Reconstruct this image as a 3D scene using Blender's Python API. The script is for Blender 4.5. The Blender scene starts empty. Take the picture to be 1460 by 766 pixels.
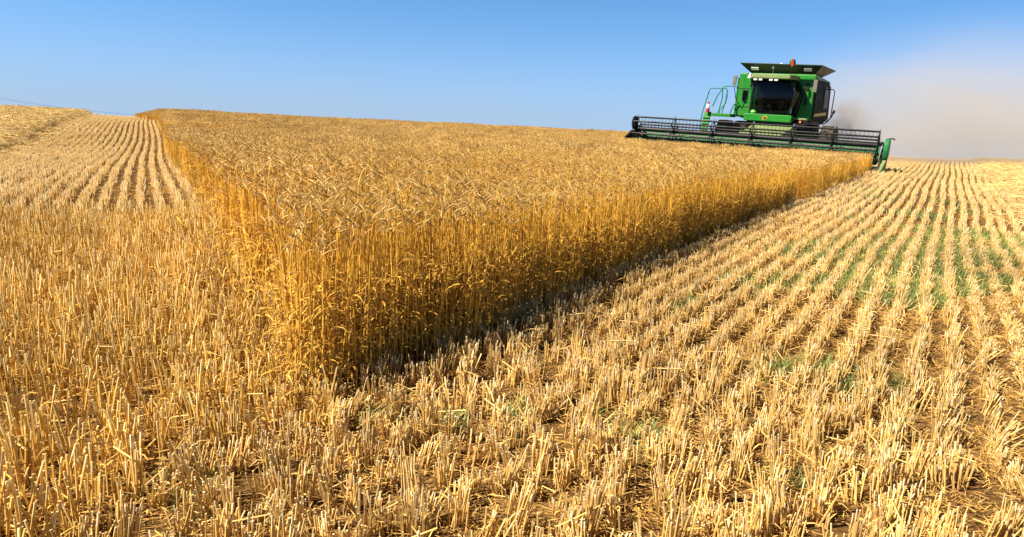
import bpy, bmesh, math, random
import numpy as np
from mathutils import Vector, Matrix

R_ = math.radians
rng = np.random.default_rng(7)
random.seed(7)
sc = bpy.context.scene

# ------------------------------------------------------------------ camera, sky, sun, exposure
EYE = 1.45
ROLL = math.atan(0.045)
PITCH = math.atan(0.217)
cam_d = bpy.data.cameras.new('camera'); cam = bpy.data.objects.new('camera', cam_d)
sc.collection.objects.link(cam); sc.camera = cam
cam_d.sensor_width = 36; cam_d.lens = 36 * 1000 / 1460
cam_d.clip_start = 0.05; cam_d.clip_end = 6000
fwd = Vector((0, math.cos(PITCH), -math.sin(PITCH))); up = Vector((0, math.sin(PITCH), math.cos(PITCH))); rt = Vector((1, 0, 0))
cr, sr = math.cos(ROLL), math.sin(ROLL)
CR = rt * cr + up * sr; CU = up * cr - rt * sr
cam.matrix_world = Matrix(((CR.x, CU.x, -fwd.x, 0), (CR.y, CU.y, -fwd.y, 0), (CR.z, CU.z, -fwd.z, EYE), (0, 0, 0, 1)))

SUN_AZ = math.atan2(-0.93, -0.37)      # compass style: x = sin, y = cos
SUN_EL = R_(47)
sun_d = bpy.data.lights.new('sun', 'SUN'); sun = bpy.data.objects.new('sun', sun_d); sc.collection.objects.link(sun)
sun_d.energy = 5.0; sun_d.angle = R_(0.5); sun_d.color = (1, 0.905, 0.73)
sv = Vector((math.sin(SUN_AZ) * math.cos(SUN_EL), math.cos(SUN_AZ) * math.cos(SUN_EL), math.sin(SUN_EL)))
sun.rotation_euler = sv.to_track_quat('Z', 'Y').to_euler(); sun.location = (-20, -12, 30)

world = bpy.data.worlds.new('World'); sc.world = world; world.use_nodes = True
nt = world.node_tree; nt.nodes.clear()
out = nt.nodes.new('ShaderNodeOutputWorld'); bg = nt.nodes.new('ShaderNodeBackground')
sky = nt.nodes.new('ShaderNodeTexSky'); sky.sky_type = 'NISHITA'; sky.sun_disc = False
sky.sun_elevation = SUN_EL; sky.sun_rotation = SUN_AZ
sky.air_density = 1.0; sky.dust_density = 0.0; sky.ozone_density = 3.0; sky.altitude = 900
bg.inputs['Strength'].default_value = 0.064
tc = nt.nodes.new('ShaderNodeTexCoord'); sp = nt.nodes.new('ShaderNodeSeparateXYZ'); cb = nt.nodes.new('ShaderNodeCombineXYZ')
mx = nt.nodes.new('ShaderNodeMath'); mx.operation = 'MAXIMUM'; mx.inputs[1].default_value = 0.0
mz = nt.nodes.new('ShaderNodeMath'); mz.operation = 'MULTIPLY_ADD'; mz.inputs[1].default_value = 1.2; mz.inputs[2].default_value = 0.12
tint = nt.nodes.new('ShaderNodeVectorMath'); tint.operation = 'MULTIPLY'; tint.inputs[1].default_value = (0.84, 1.24, 1.42)
nt.links.new(tc.outputs['Generated'], sp.inputs[0]); nt.links.new(sp.outputs[0], cb.inputs[0]); nt.links.new(sp.outputs[1], cb.inputs[1])
nt.links.new(sp.outputs[2], mx.inputs[0]); nt.links.new(mx.outputs[0], mz.inputs[0]); nt.links.new(mz.outputs[0], cb.inputs[2]); nt.links.new(cb.outputs[0], sky.inputs[0])
nt.links.new(sky.outputs[0], tint.inputs[0])
# pale summer haze low in the sky, sky overhead dimmed to weaken the fill light
hz = nt.nodes.new('ShaderNodeMapRange'); hz.interpolation_type = 'SMOOTHERSTEP'; hz.inputs['From Min'].default_value = -0.16; hz.inputs['From Max'].default_value = 0.19; hz.inputs['To Min'].default_value = 1.35; hz.inputs['To Max'].default_value = 0.0
nt.links.new(mx.outputs[0], hz.inputs['Value'])
hc = nt.nodes.new('ShaderNodeMath'); hc.operation = 'MINIMUM'; hc.inputs[1].default_value = 0.85; nt.links.new(hz.outputs[0], hc.inputs[0])
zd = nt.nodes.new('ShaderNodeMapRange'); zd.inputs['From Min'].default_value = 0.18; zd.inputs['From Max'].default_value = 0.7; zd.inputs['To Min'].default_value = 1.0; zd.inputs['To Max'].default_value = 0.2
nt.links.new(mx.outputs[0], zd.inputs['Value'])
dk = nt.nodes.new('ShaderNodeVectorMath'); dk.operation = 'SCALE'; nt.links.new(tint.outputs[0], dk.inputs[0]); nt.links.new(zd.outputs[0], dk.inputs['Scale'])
hm = nt.nodes.new('ShaderNodeMix'); hm.data_type = 'RGBA'; hm.inputs['B'].default_value = (3.25, 3.95, 5.15, 1)
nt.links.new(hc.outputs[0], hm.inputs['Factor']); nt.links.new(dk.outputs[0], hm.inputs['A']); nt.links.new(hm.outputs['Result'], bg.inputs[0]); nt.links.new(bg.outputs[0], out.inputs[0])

sc.render.engine = 'CYCLES'
sc.view_settings.view_transform = 'Standard'; sc.view_settings.look = 'None'
sc.view_settings.exposure = 1.1; sc.view_settings.gamma = 1.0; sc.view_settings.use_curve_mapping = False
sc.cycles.max_bounces = 6; sc.cycles.diffuse_bounces = 2; sc.cycles.transmission_bounces = 4; sc.cycles.volume_bounces = 1
sc.cycles.transparent_max_bounces = 8
sc.cycles.use_denoising = True
sc.cycles.volume_step_rate = 1.0

# ------------------------------------------------------------------ layout of the field
TR = R_(31.2); TL = R_(-27.3)
dR = np.array([math.sin(TR), math.cos(TR)]); nR = np.array([math.cos(TR), -math.sin(TR)])
dL = np.array([math.sin(TL), math.cos(TL)]); nL = np.array([math.cos(TL), -math.sin(TL)])
WALL_T = -2.45        # wheat stands where t < WALL_T
WALL_U = 0.60        # and u > WALL_U
HEAD_S = 28.7; HEAD_T = -6.7
nB = np.array([-0.35, 0.937]); B_NEAR = 9.0
MO = HEAD_S * dR + HEAD_T * nR

def sstep(a, b, x):
    t = np.clip((x - a) / (b - a), 0, 1); return t * t * (3 - 2 * t)

def terrain(x, y):
    x = np.asarray(x, float); y = np.asarray(y, float)
    r = np.hypot(x, y); az = np.degrees(np.arctan2(x, np.maximum(y, 1e-3)))
    rc = np.interp(az, [-60, -36, -28, 0, 20, 40, 60], [58, 58, 60, 54, 46, 44, 44])
    z = -0.38 * np.exp(-((r - 28) / 11.0) ** 2) * sstep(-12, -26, az)
    z = z - 0.10 * np.exp(-((r - 13) / 3.0) ** 2) * sstep(22, 30, az)
    # swell at the far left skyline, and a light swell on the right
    z = z + 0.16 * np.exp(-((r - 60) / 14.0) ** 2) * np.exp(-((az + 36) / 5.0) ** 2)
    z = z + 0.16 * np.exp(-((r - 44) / 10.0) ** 2) * np.exp(-((az - 34) / 3.0) ** 2)
    d = np.maximum(0, r - rc); d2 = np.minimum(d, 10)
    z = z - 0.0035 * d2 ** 2 - 0.07 * np.maximum(0, d - 10)
    z = z + 0.012 * np.sin(x * 1.3 + 0.4) * np.sin(y * 1.1) * sstep(80, 40, r)
    return z

def st(x, y): return x * dR[0] + y * dR[1], x * nR[0] + y * nR[1]
def uv_(x, y): return x * dL[0] + y * dL[1], x * nL[0] + y * nL[1]

def wheat_mask(x, y):
    s, t = st(x, y); v, u = uv_(x, y)
    wob = 0.05 * np.sin(s * 2.1) + 0.04 * np.sin(s * 5.3 + 1)
    wobu = 0.06 * np.sin(v * 1.7) + 0.04 * np.sin(v * 4.1 + 2)
    jog = 1.6 * sstep(50, 62, v)
    m = (t < WALL_T + wob) & (u > WALL_U + wobu - jog)
    cut = (s > HEAD_S + 0.25) & (t > HEAD_T - 5.2)
    return m & ~cut

# ------------------------------------------------------------------ helpers: scene objects
def link(o, parent=None):
    sc.collection.objects.link(o)
    if parent is not None: o.parent = parent
    return o
def tag(o, label=None, cat=None, group=None, kind=None):
    if label: o['label'] = label
    if cat: o['category'] = cat
    if group: o['group'] = group
    if kind: o['kind'] = kind
    return o
def mesh_np(name, V, F, col=None, smooth=False):
    me = bpy.data.meshes.new(name); me.from_pydata([tuple(v) for v in V], [], [tuple(f) for f in F])
    if col is not None:
        a = me.attributes.new('col', 'FLOAT_COLOR', 'POINT')
        c = np.ones((len(V), 4), np.float32); c[:, :3] = col; a.data.foreach_set('color', c.ravel())
    if smooth: me.polygons.foreach_set('use_smooth', [True] * len(me.polygons))
    me.update(); return me

# ------------------------------------------------------------------ materials
def nmat(name):
    m = bpy.data.materials.new(name); m.use_nodes = True; t = m.node_tree
    b = t.nodes['Principled BSDF']; o = t.nodes['Material Output']; return m, t, b, o
def plain(name, col, rough=0.5, metal=0.0, spec=0.5, noise=0.0, dust=0.0, coat=0.0):
    m, t, b, o = nmat(name)
    b.inputs['Roughness'].default_value = rough; b.inputs['Metallic'].default_value = metal
    b.inputs['Specular IOR Level'].default_value = spec; b.inputs['Coat Weight'].default_value = coat
    if noise or dust:
        tcn = t.nodes.new('ShaderNodeTexCoord'); n = t.nodes.new('ShaderNodeTexNoise'); n.inputs['Scale'].default_value = 3.0; n.inputs['Detail'].default_value = 6
        t.links.new(tcn.outputs['Object'], n.inputs['Vector'])
        r = t.nodes.new('ShaderNodeValToRGB'); r.color_ramp.elements[0].position = 0.35; r.color_ramp.elements[1].position = 0.7
        t.links.new(n.outputs['Fac'], r.inputs[0])
        mxn = t.nodes.new('ShaderNodeMix'); mxn.data_type = 'RGBA'
        mxn.inputs['A'].default_value = (*col, 1); 
        dc = (0.42, 0.32, 0.18)
        k = dust
        mxn.inputs['B'].default_value = tuple(col[i] * (1 - noise) * (1 - k) + dc[i] * k for i in range(3)) + (1,)
        t.links.new(r.outputs[0], mxn.inputs['Factor']); t.links.new(mxn.outputs['Result'], b.inputs['Base Color'])
        mr = t.nodes.new('ShaderNodeMapRange'); mr.inputs['To Min'].default_value = rough; mr.inputs['To Max'].default_value = min(1, rough + 0.25)
        t.links.new(r.outputs[0], mr.inputs['Value']); t.links.new(mr.outputs[0], b.inputs['Roughness'])
    else:
        b.inputs['Base Color'].default_value = (*col, 1)
    return m
def straw_mat(name, trans=0.25, rough=0.5, spec=0.35, patch=(0.82, 1.12), inst=(0.75, 1.2), tint=(1, 1, 1)):
    m, t, b, o = nmat(name)
    at = t.nodes.new('ShaderNodeAttribute'); at.attribute_name = 'col'
    oi = t.nodes.new('ShaderNodeObjectInfo'); mr = t.nodes.new('ShaderNodeMapRange')
    mr.inputs['To Min'].default_value = inst[0]; mr.inputs['To Max'].default_value = inst[1]
    t.links.new(oi.outputs['Random'], mr.inputs['Value'])
    ge = t.nodes.new('ShaderNodeNewGeometry'); n = t.nodes.new('ShaderNodeTexNoise'); n.inputs['Scale'].default_value = 0.45; n.inputs['Detail'].default_value = 3
    t.links.new(ge.outputs['Position'], n.inputs['Vector'])
    mr2 = t.nodes.new('ShaderNodeMapRange'); mr2.inputs['From Min'].default_value = 0.3; mr2.inputs['From Max'].default_value = 0.7
    mr2.inputs['To Min'].default_value = patch[0]; mr2.inputs['To Max'].default_value = patch[1]
    t.links.new(n.outputs['Fac'], mr2.inputs['Value'])
    mu = t.nodes.new('ShaderNodeMath'); mu.operation = 'MULTIPLY'; t.links.new(mr.outputs[0], mu.inputs[0]); t.links.new(mr2.outputs[0], mu.inputs[1])
    vm = t.nodes.new('ShaderNodeVectorMath'); vm.operation = 'SCALE'; t.links.new(at.outputs['Color'], vm.inputs[0]); t.links.new(mu.outputs[0], vm.inputs['Scale'])
    vt = t.nodes.new('ShaderNodeVectorMath'); vt.operation = 'MULTIPLY'; vt.inputs[1].default_value = tint; t.links.new(vm.outputs[0], vt.inputs[0])
    t.links.new(vt.outputs[0], b.inputs['Base Color'])
    b.inputs['Roughness'].default_value = rough; b.inputs['Specular IOR Level'].default_value = spec
    tr = t.nodes.new('ShaderNodeBsdfTranslucent'); t.links.new(vt.outputs[0], tr.inputs['Color'])
    ms = t.nodes.new('ShaderNodeMixShader'); ms.inputs[0].default_value = trans
    t.links.new(b.outputs[0], ms.inputs[1]); t.links.new(tr.outputs[0], ms.inputs[2]); t.links.new(ms.outputs[0], o.inputs['Surface'])
    return m

M_WHEAT = straw_mat('ripe_wheat', 0.11, 0.55, 0.15, (0.85, 1.12), (0.75, 1.2))
M_STUB = straw_mat('cut_straw', 0.10, 0.5, 0.25, (0.85, 1.1), (0.82, 1.15))
M_ROWS = straw_mat('cut_straw_rows', 0.10, 0.5, 0.25, (0.9, 1.08), (0.93, 1.07))
M_WEED = straw_mat('weed_leaf', 0.3, 0.5, 0.3, (0.7, 1.2), (0.7, 1.3))

def ground_mat():
    m, t, b, o = nmat('soil_and_chaff')
    ge = t.nodes.new('ShaderNodeNewGeometry')
    def noise(scale, detail=5, rough=0.6):
        n = t.nodes.new('ShaderNodeTexNoise'); n.inputs['Scale'].default_value = scale; n.inputs['Detail'].default_value = detail; n.inputs['Roughness'].default_value = rough
        t.links.new(ge.outputs['Position'], n.inputs['Vector']); return n
    n1 = noise(38, 6, 0.7); n2 = noise(0.7, 4); n3 = noise(9, 5)
    mp = t.nodes.new('ShaderNodeMath'); mp.operation = 'MULTIPLY_ADD'; mp.inputs[1].default_value = 0.5; t.links.new(n2.outputs['Fac'], mp.inputs[0]); t.links.new(n1.outputs['Fac'], mp.inputs[2])
    r = t.nodes.new('ShaderNodeValToRGB'); cr_ = r.color_ramp
    cr_.elements[0].position = 0.55; cr_.elements[0].color = (0.060, 0.028, 0.010, 1)
    cr_.elements[1].position = 0.98; cr_.elements[1].color = (0.34, 0.21, 0.075, 1)
    e = cr_.elements.new(0.75); e.color = (0.14, 0.074, 0.024, 1)
    t.links.new(mp.outputs[0], r.inputs[0]); t.links.new(r.outputs[0], b.inputs['Base Color'])
    b.inputs['Roughness'].default_value = 0.95; b.inputs['Specular IOR Level'].default_value = 0.1
    bp = t.nodes.new('ShaderNodeBump'); bp.inputs['Strength'].default_value = 0.7; bp.inputs['Distance'].default_value = 0.03
    t.links.new(n3.outputs['Fac'], bp.inputs['Height']); t.links.new(bp.outputs[0], b.inputs['Normal'])
    return m
M_GROUND = ground_mat()

# ------------------------------------------------------------------ ground: one sheet to the horizon
def axis(n_near, near, n_far, far, back):
    a = np.linspace(0, near, n_near); b = near + (far - near) * (np.linspace(0, 1, n_far + 1)[1:]) ** 3
    pos = np.concatenate([a, b]); return pos
px = axis(90, 80, 24, 3000, 0); gx = np.concatenate([-px[:0:-1], px])
gy = np.concatenate([np.linspace(-200, -6, 10)[:-1], np.linspace(-6, 90, 130), 90 + 2900 * np.linspace(0, 1, 25)[1:] ** 3])
X, Y = np.meshgrid(gx, gy); Z = terrain(X, Y)
nx, ny = len(gx), len(gy)
V = np.stack([X, Y, Z], -1).reshape(-1, 3)
F = [(j * nx + i, j * nx + i + 1, (j + 1) * nx + i + 1, (j + 1) * nx + i) for j in range(ny - 1) for i in range(nx - 1)]
me = mesh_np('ground', V, F, smooth=True); me.materials.append(M_GROUND)
tag(link(bpy.data.objects.new('ground', me)), kind='structure')

# ------------------------------------------------------------------ crop sources (only used as instances, never linked to the scene)
class Tris:
    def __init__(s): s.V = []; s.F = []; s.C = []
    def tube(s, pts, rad, col, n=3, cap=False, capcol=None):
        base = len(s.V); pts = [np.array(p, float) for p in pts]
        for i, p in enumerate(pts):
            d = pts[min(i + 1, len(pts) - 1)] - pts[max(i - 1, 0)]; d /= np.linalg.norm(d) + 1e-9
            a = np.cross(d, (0.3, 0.9, 0.1)); a /= np.linalg.norm(a) + 1e-9; b = np.cross(d, a)
            r = rad[i] if hasattr(rad, '__len__') else rad
            for k in range(n):
                th = 2 * math.pi * k / n; s.V.append(p + r * (a * math.cos(th) + b * math.sin(th))); s.C.append(col)
        for i in range(len(pts) - 1):
            for k in range(n):
                s.F.append((base + i * n + k, base + i * n + (k + 1) % n, base + (i + 1) * n + (k + 1) % n, base + (i + 1) * n + k))
        if cap:
            c0 = len(s.V)
            for k in range(n): s.V.append(s.V[base + (len(pts) - 1) * n + k] + np.array((0, 0, 0.0002))); s.C.append(capcol or col)
            s.F.append(tuple(range(c0, c0 + n)))
    def ribbon(s, pts, wid, col, side=(1, 0, 0)):
        base = len(s.V); side = np.array(side, float)
        for p, w in zip(pts, wid):
            p = np.array(p, float); s.V += [p - side * w / 2, p + side * w / 2]; s.C += [col, col]
        for i in range(len(pts) - 1): s.F.append((base + 2 * i, base + 2 * i + 1, base + 2 * i + 3, base + 2 * i + 2))
    def tri(s, a, b, c, col):
        base = len(s.V); s.V += [np.array(a, float), np.array(b, float), np.array(c, float)]; s.C += [col] * 3; s.F.append((base, base + 1, base + 2))
    def build(s, name, mat, coll):
        me = mesh_np(name, s.V, s.F, np.array(s.C)); me.materials.append(mat)
        o = bpy.data.objects.new(name, me); coll.objects.link(o); return o

def jit(c, a=0.15):
    k = 1 + random.uniform(-a, a); h = random.uniform(-a, a) * 0.35
    return (min(0.95, c[0] * k * (1 + h * 0.4)), c[1] * k, max(0.01, c[2] * k * (1 - h * 2)))
STEM_C = (0.735, 0.412, 0.062); LEAF_C = (0.62, 0.35, 0.06); HEAD_C = (0.55, 0.35, 0.115); AWN_C = (0.60, 0.40, 0.14); NODE_C = (0.40, 0.20, 0.05)
STUB_C = (0.75, 0.485, 0.165); STUBTIP_C = (0.87, 0.69, 0.39); HUSK_C = (0.66, 0.41, 0.12); LITTER_C = (0.58, 0.33, 0.09); HEAP_C = (0.78, 0.55, 0.22)

def add_stalk(T, ox, oy, H, lod):
    az = random.uniform(0, 6.283); lean = random.gauss(0, 0.05); lz = random.uniform(0, 6.283)
    lx, ly = math.cos(lz) * lean, math.sin(lz) * lean
    droop = random.uniform(0.2, 1.6); dx, dy = math.cos(az), math.sin(az)
    c = jit(STEM_C, 0.22)
    n = 3 if lod == 0 else 2
    pts = [(ox + lx * H * (k / n), oy + ly * H * (k / n), H * k / n) for k in range(n + 1)]
    top = np.array(pts[-1])
    T.tube(pts, [0.0025] * n + [0.0016] if lod == 0 else 0.003, c, 3)
    # neck and head bend over
    hl = random.uniform(0.048, 0.068); seg = 3 if lod == 0 else 2; ang = 0.15; p = top; spine = [p]
    neck = random.uniform(0.03, 0.08)
    for k in range(2):
        ang += droop * 0.25; p = p + neck / 2 * np.array((dx * math.sin(ang), dy * math.sin(ang), math.cos(ang))); spine.append(p)
    if lod == 0: T.tube(spine, 0.0014, c, 3)
    hc = jit(HEAD_C if lod == 0 else tuple(q * 1.16 for q in HEAD_C), 0.13); hs = [p]
    for k in range(seg):
        ang += droop * 0.5 / seg; p = p + hl / seg * np.array((dx * math.sin(ang), dy * math.sin(ang), math.cos(ang))); hs.append(p)
    rr = [0.0022, 0.0046, 0.0042, 0.0014] if seg == 3 else [0.004, 0.0075, 0.003]
    T.tube(hs, rr, hc, 4 if lod == 0 else 3)
    axd = np.array((dx * math.sin(ang), dy * math.sin(ang), math.cos(ang)))
    for k in range(15 if lod == 0 else 8):
        b = hs[0] + (hs[-1] - hs[0]) * random.uniform(0.15, 1)
        d = axd + np.random.default_rng(random.randrange(1 << 30)).normal(0, 0.28, 3); d /= np.linalg.norm(d)
        w = np.cross(d, (0.2, 0.3, 1)); w = w / (np.linalg.norm(w) + 1e-9) * (0.0007 if lod == 0 else 0.0016)
        T.tri(b - w, b + w, b + d * random.uniform(0.04, 0.065), jit(AWN_C, 0.15))
    # dry leaves
    for k in range(random.choice((4, 5, 6)) if lod == 0 else 1):
        z0 = H * random.uniform(0.12, 0.62); a2 = random.uniform(0, 6.283); L = random.uniform(0.10, 0.22); ex, ey = math.cos(a2), math.sin(a2)
        b = np.array((ox + lx * z0, oy + ly * z0, z0)); an = random.uniform(0.2, 0.7); q = b; lp = [q]; bend = random.uniform(0.5, 1.1)
        for j in range(4):
            q = q + L / 4 * np.array((ex * math.sin(an), ey * math.sin(an), math.cos(an))); an += bend * 0.7; lp.append(q)
        wd = random.uniform(0.006, 0.014)
        T.ribbon(lp, [wd * 0.7, wd, wd, wd * 0.7, 0.001], jit(LEAF_C, 0.25), (-ey, ex, random.uniform(-0.5, 0.5)))

def new_coll(n): return bpy.data.collections.new(n)
C_STALK = new_coll('stalk_kinds')
for i in range(18):
    T = Tris(); add_stalk(T, 0, 0, random.uniform(0.74, 0.90), 0); T.build('wheat_stalk_%02d' % i, M_WHEAT, C_STALK)
C_CLUMP = new_coll('clump_kinds')
for i in range(8):
    T = Tris()
    for k in range(70): add_stalk(T, random.uniform(-0.26, 0.26), random.uniform(-0.26, 0.26), random.uniform(0.72, 0.90), 1)
    T.build('wheat_clump_%02d' % i, M_WHEAT, C_CLUMP)

def add_cut_stem(T, x, y, h, lod, tilt=0.14):
    a = random.uniform(0, 6.283); l = abs(random.gauss(0, tilt)); dx, dy = math.cos(a) * l, math.sin(a) * l
    r = random.uniform(0.0021, 0.0037) if lod == 0 else 0.0042; c = jit(STUB_C, 0.22); tip = jit(STUBTIP_C, 0.08)
    p0 = (x, y, -0.02); p1 = (x + dx * h * 0.8, y + dy * h * 0.8, h * 0.8); p2 = (x + dx * h, y + dy * h, h)
    if lod == 0 and random.random() < 0.07:      # snapped stem, top folded over
        k = random.uniform(.45, .75); b = random.uniform(0, 6.283); m = np.array((x + dx * h * k, y + dy * h * k, h * k)); L = h * random.uniform(.3, .7)
        T.tube([p0, m], [r * 1.1, r], c, 4); T.tube([m, m + L * np.array((math.cos(b) * .85, math.sin(b) * .85, random.uniform(-.5, .25)))], [r * .9, r], c, 4, True, tip); return
    if lod == 0:
        T.tube([p0, p1], [r * 1.15, r], c, 4); T.tube([p1, p2], [r, r * 1.05], jit(STUBTIP_C, 0.1) if random.random() < 0.5 else c, 4, True, tip)
        for _ in range(random.choice((0, 0, 1, 1))):      # torn leaf sheath
            b = random.uniform(0, 6.283); ex, ey = math.cos(b), math.sin(b); z0 = h * random.uniform(0.15, 0.7); L = random.uniform(0.03, 0.12); an = random.uniform(0.1, 0.8)
            q = np.array((x + dx * z0, y + dy * z0, z0)); lp = [q]
            for j in range(3):
                q = q + L / 3 * np.array((ex * math.sin(an), ey * math.sin(an), math.cos(an))); an += random.uniform(0.2, 0.9); lp.append(q)
            w = random.uniform(0.003, 0.007); T.ribbon(lp, [w, w, w * 0.8, 0.001], jit(HUSK_C, 0.25), (-ey, ex, random.uniform(-0.6, 0.6)))
    else:
        T.tube([p0, p2], [r, r], c if random.random() < 0.6 else jit(STUBTIP_C, 0.12), 3, True, tip)

def add_lying(T, x, y, z, L, lod, base=None):
    a = random.uniform(0, 6.283); e = random.gauss(0, 0.22); dx, dy = math.cos(a) * L / 2, math.sin(a) * L / 2
    w = random.uniform(0.0010, 0.0018) if lod == 0 else 0.004
    m = (x + random.gauss(0, .01), y + random.gauss(0, .01), z + random.uniform(0, .02))
    T.tube([(x - dx, y - dy, max(0.003, z - e * L / 2)), m, (x + dx, y + dy, max(0.003, z + e * L / 2))], w, jit(base or LITTER_C, 0.3), 3)

C_TUFT = new_coll('tuft_kinds')
for i in range(14):
    T = Tris()
    for k in range(random.randint(12, 20)):
        add_cut_stem(T, random.gauss(0, 0.015), random.gauss(0, 0.023), max(0.05, random.gauss(0.150, 0.032)), 0)
    for k in range(4): add_lying(T, random.gauss(0, .05), random.gauss(0, .05), random.uniform(0.005, 0.04), random.uniform(.04, .12), 0)
    T.build('stubble_tuft_%02d' % i, M_STUB, C_TUFT)
C_TALL = new_coll('tall_kinds')
M_TALL = straw_mat('tall_cut_straw', 0.12, 0.5, 0.22, (0.85, 1.1), (0.78, 1.15), (1.08, 1.04, 0.80))
for i in range(14):
    T = Tris()
    for k in range(random.randint(7, 12)):
        add_cut_stem(T, random.gauss(0, 0.024), random.gauss(0, 0.036), max(0.08, random.gauss(0.25, 0.055)), 0, 0.12)
    for k in range(4): add_lying(T, random.gauss(0, .05), random.gauss(0, .05), random.uniform(0.01, 0.12), random.uniform(.05, .16), 0)
    T.build('tall_tuft_%02d' % i, M_TALL, C_TALL)
C_ROW = new_coll('row_kinds')
for i in range(8):
    T = Tris()
    for k in range(48):
        add_cut_stem(T, random.gauss(0, 0.017), random.uniform(-0.27, 0.27), max(0.05, random.gauss(0.112, 0.022)), 1, 0.13)
    for k in range(5): add_lying(T, random.gauss(0, .04), random.uniform(-.25, .25), random.uniform(0.01, 0.06), random.uniform(.06, .15), 1)
    T.build('stubble_row_%02d' % i, M_ROWS, C_ROW)
C_LIT = new_coll('litter_kinds')
for i in range(8):
    T = Tris()
    for k in range(26): add_lying(T, random.uniform(-.17, .17), random.uniform(-.17, .17), abs(random.gauss(0.006, 0.012)), random.uniform(.02, .10), 0)
    for k in range(16):
        x, y = random.uniform(-.17, .17), random.uniform(-.17, .17); a = random.uniform(0, 6.28); L = random.uniform(.02, .06)
        T.ribbon([(x, y, .004 + random.uniform(0, .015)), (x + math.cos(a) * L, y + math.sin(a) * L, .004 + random.uniform(0, .03))], [.005, .003], jit(HUSK_C, .3), (-math.sin(a), math.cos(a), random.uniform(-.3, .3)))
    T.build('straw_litter_%02d' % i, M_STUB, C_LIT)
C_HEAP = new_coll('heap_kinds')
for i in range(6):
    T = Tris()
    for k in range(90): add_lying(T, random.gauss(0, .22), random.gauss(0, .22), abs(random.gauss(0.03, 0.06)), random.uniform(.1, .4), 1, HEAP_C)
    T.build('straw_heap_%02d' % i, M_ROWS, C_HEAP)
C_WEED = new_coll('weed_kinds')
for i in range(6):
    T = Tris()
    for k in range(16):
        a = random.uniform(0, 6.28); L = random.uniform(.05, .13); an = random.uniform(.1, .7); q = np.array((random.gauss(0, .03), random.gauss(0, .03), 0)); lp = [q]
        for j in range(3):
            q = q + L / 3 * np.array((math.cos(a) * math.sin(an), math.sin(a) * math.sin(an), math.cos(an))); an += random.uniform(.2, .5); lp.append(q)
        w = random.uniform(.003, .007); T.ribbon(lp, [w, w, w * .7, .001], jit(random.choice(((0.19, 0.26, 0.065), (0.27, 0.30, 0.09), (0.36, 0.34, 0.125))), .25), (-math.sin(a), math.cos(a), 0))
    T.build('weed_tuft_%02d' % i, M_WEED, C_WEED)

# ------------------------------------------------------------------ scatter by geometry nodes
_groups = {}
def scatter_group(coll):
    if coll.name in _groups: return _groups[coll.name]
    g = bpy.data.node_groups.new('scatter_' + coll.name, 'GeometryNodeTree')
    g.interface.new_socket('Geometry', in_out='INPUT', socket_type='NodeSocketGeometry'); g.interface.new_socket('Geometry', in_out='OUTPUT', socket_type='NodeSocketGeometry')
    N = g.nodes; L = g.links
    gi = N.new('NodeGroupInput'); go = N.new('NodeGroupOutput'); ci = N.new('GeometryNodeCollectionInfo'); ci.inputs['Collection'].default_value = coll
    ci.inputs['Separate Children'].default_value = True; ci.inputs['Reset Children'].default_value = True
    ip = N.new('GeometryNodeInstanceOnPoints'); ip.inputs['Pick Instance'].default_value = True
    def na(name, typ):
        n = N.new('GeometryNodeInputNamedAttribute'); n.data_type = typ; n.inputs['Name'].default_value = name; return n
    ri = na('rot', 'FLOAT_VECTOR'); si = na('scl', 'FLOAT_VECTOR'); ii = na('pick', 'INT')
    er = N.new('FunctionNodeEulerToRotation'); L.new(ri.outputs['Attribute'], er.inputs[0])
    L.new(gi.outputs[0], ip.inputs['Points']); L.new(ci.outputs[0], ip.inputs['Instance']); L.new(ii.outputs['Attribute'], ip.inputs['Instance Index'])
    L.new(er.outputs[0], ip.inputs['Rotation']); L.new(si.outputs['Attribute'], ip.inputs['Scale']); L.new(ip.outputs[0], go.inputs[0])
    _groups[coll.name] = g; return g
def scatter(name, coll, x, y, rot, scl, label, cat, dz=0.0):
    n = len(x); me = bpy.data.meshes.new(name); me.vertices.add(n)
    P = np.stack([x, y, terrain(x, y) + dz], -1).astype(np.float32); me.vertices.foreach_set('co', P.ravel())
    a = me.attributes.new('rot', 'FLOAT_VECTOR', 'POINT'); a.data.foreach_set('vector', np.asarray(rot, np.float32).ravel())
    if np.ndim(scl) == 1: scl = np.stack([scl] * 3, -1)
    a = me.attributes.new('scl', 'FLOAT_VECTOR', 'POINT'); a.data.foreach_set('vector', np.asarray(scl, np.float32).ravel())
    a = me.attributes.new('pick', 'INT', 'POINT'); a.data.foreach_set('value', rng.integers(0, 9999, n).astype(np.int32))
    o = link(bpy.data.objects.new(name, me)); md = o.modifiers.new('scatter', 'NODES'); md.node_group = scatter_group(coll)
    print(name, n)
    return tag(o, label, cat, kind='stuff')
def view_ok(x, y, deg=43, r1=75, pad=1.5):
    az = np.degrees(np.arctan2(x, np.maximum(y + pad, 1e-3))); r = np.hypot(x, y)
    return (np.abs(az) < deg) & (r < r1) & (y > 0.8)
def vnoise(x, y, f, seed=0):
    r = np.random.default_rng(seed); tot = 0
    for k in range(5):
        a = r.uniform(0, 6.28); ff = f * r.uniform(0.6, 1.7); tot = tot + np.sin((x * math.cos(a) + y * math.sin(a)) * ff + r.uniform(0, 6.28))
    return tot / 3.2

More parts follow.
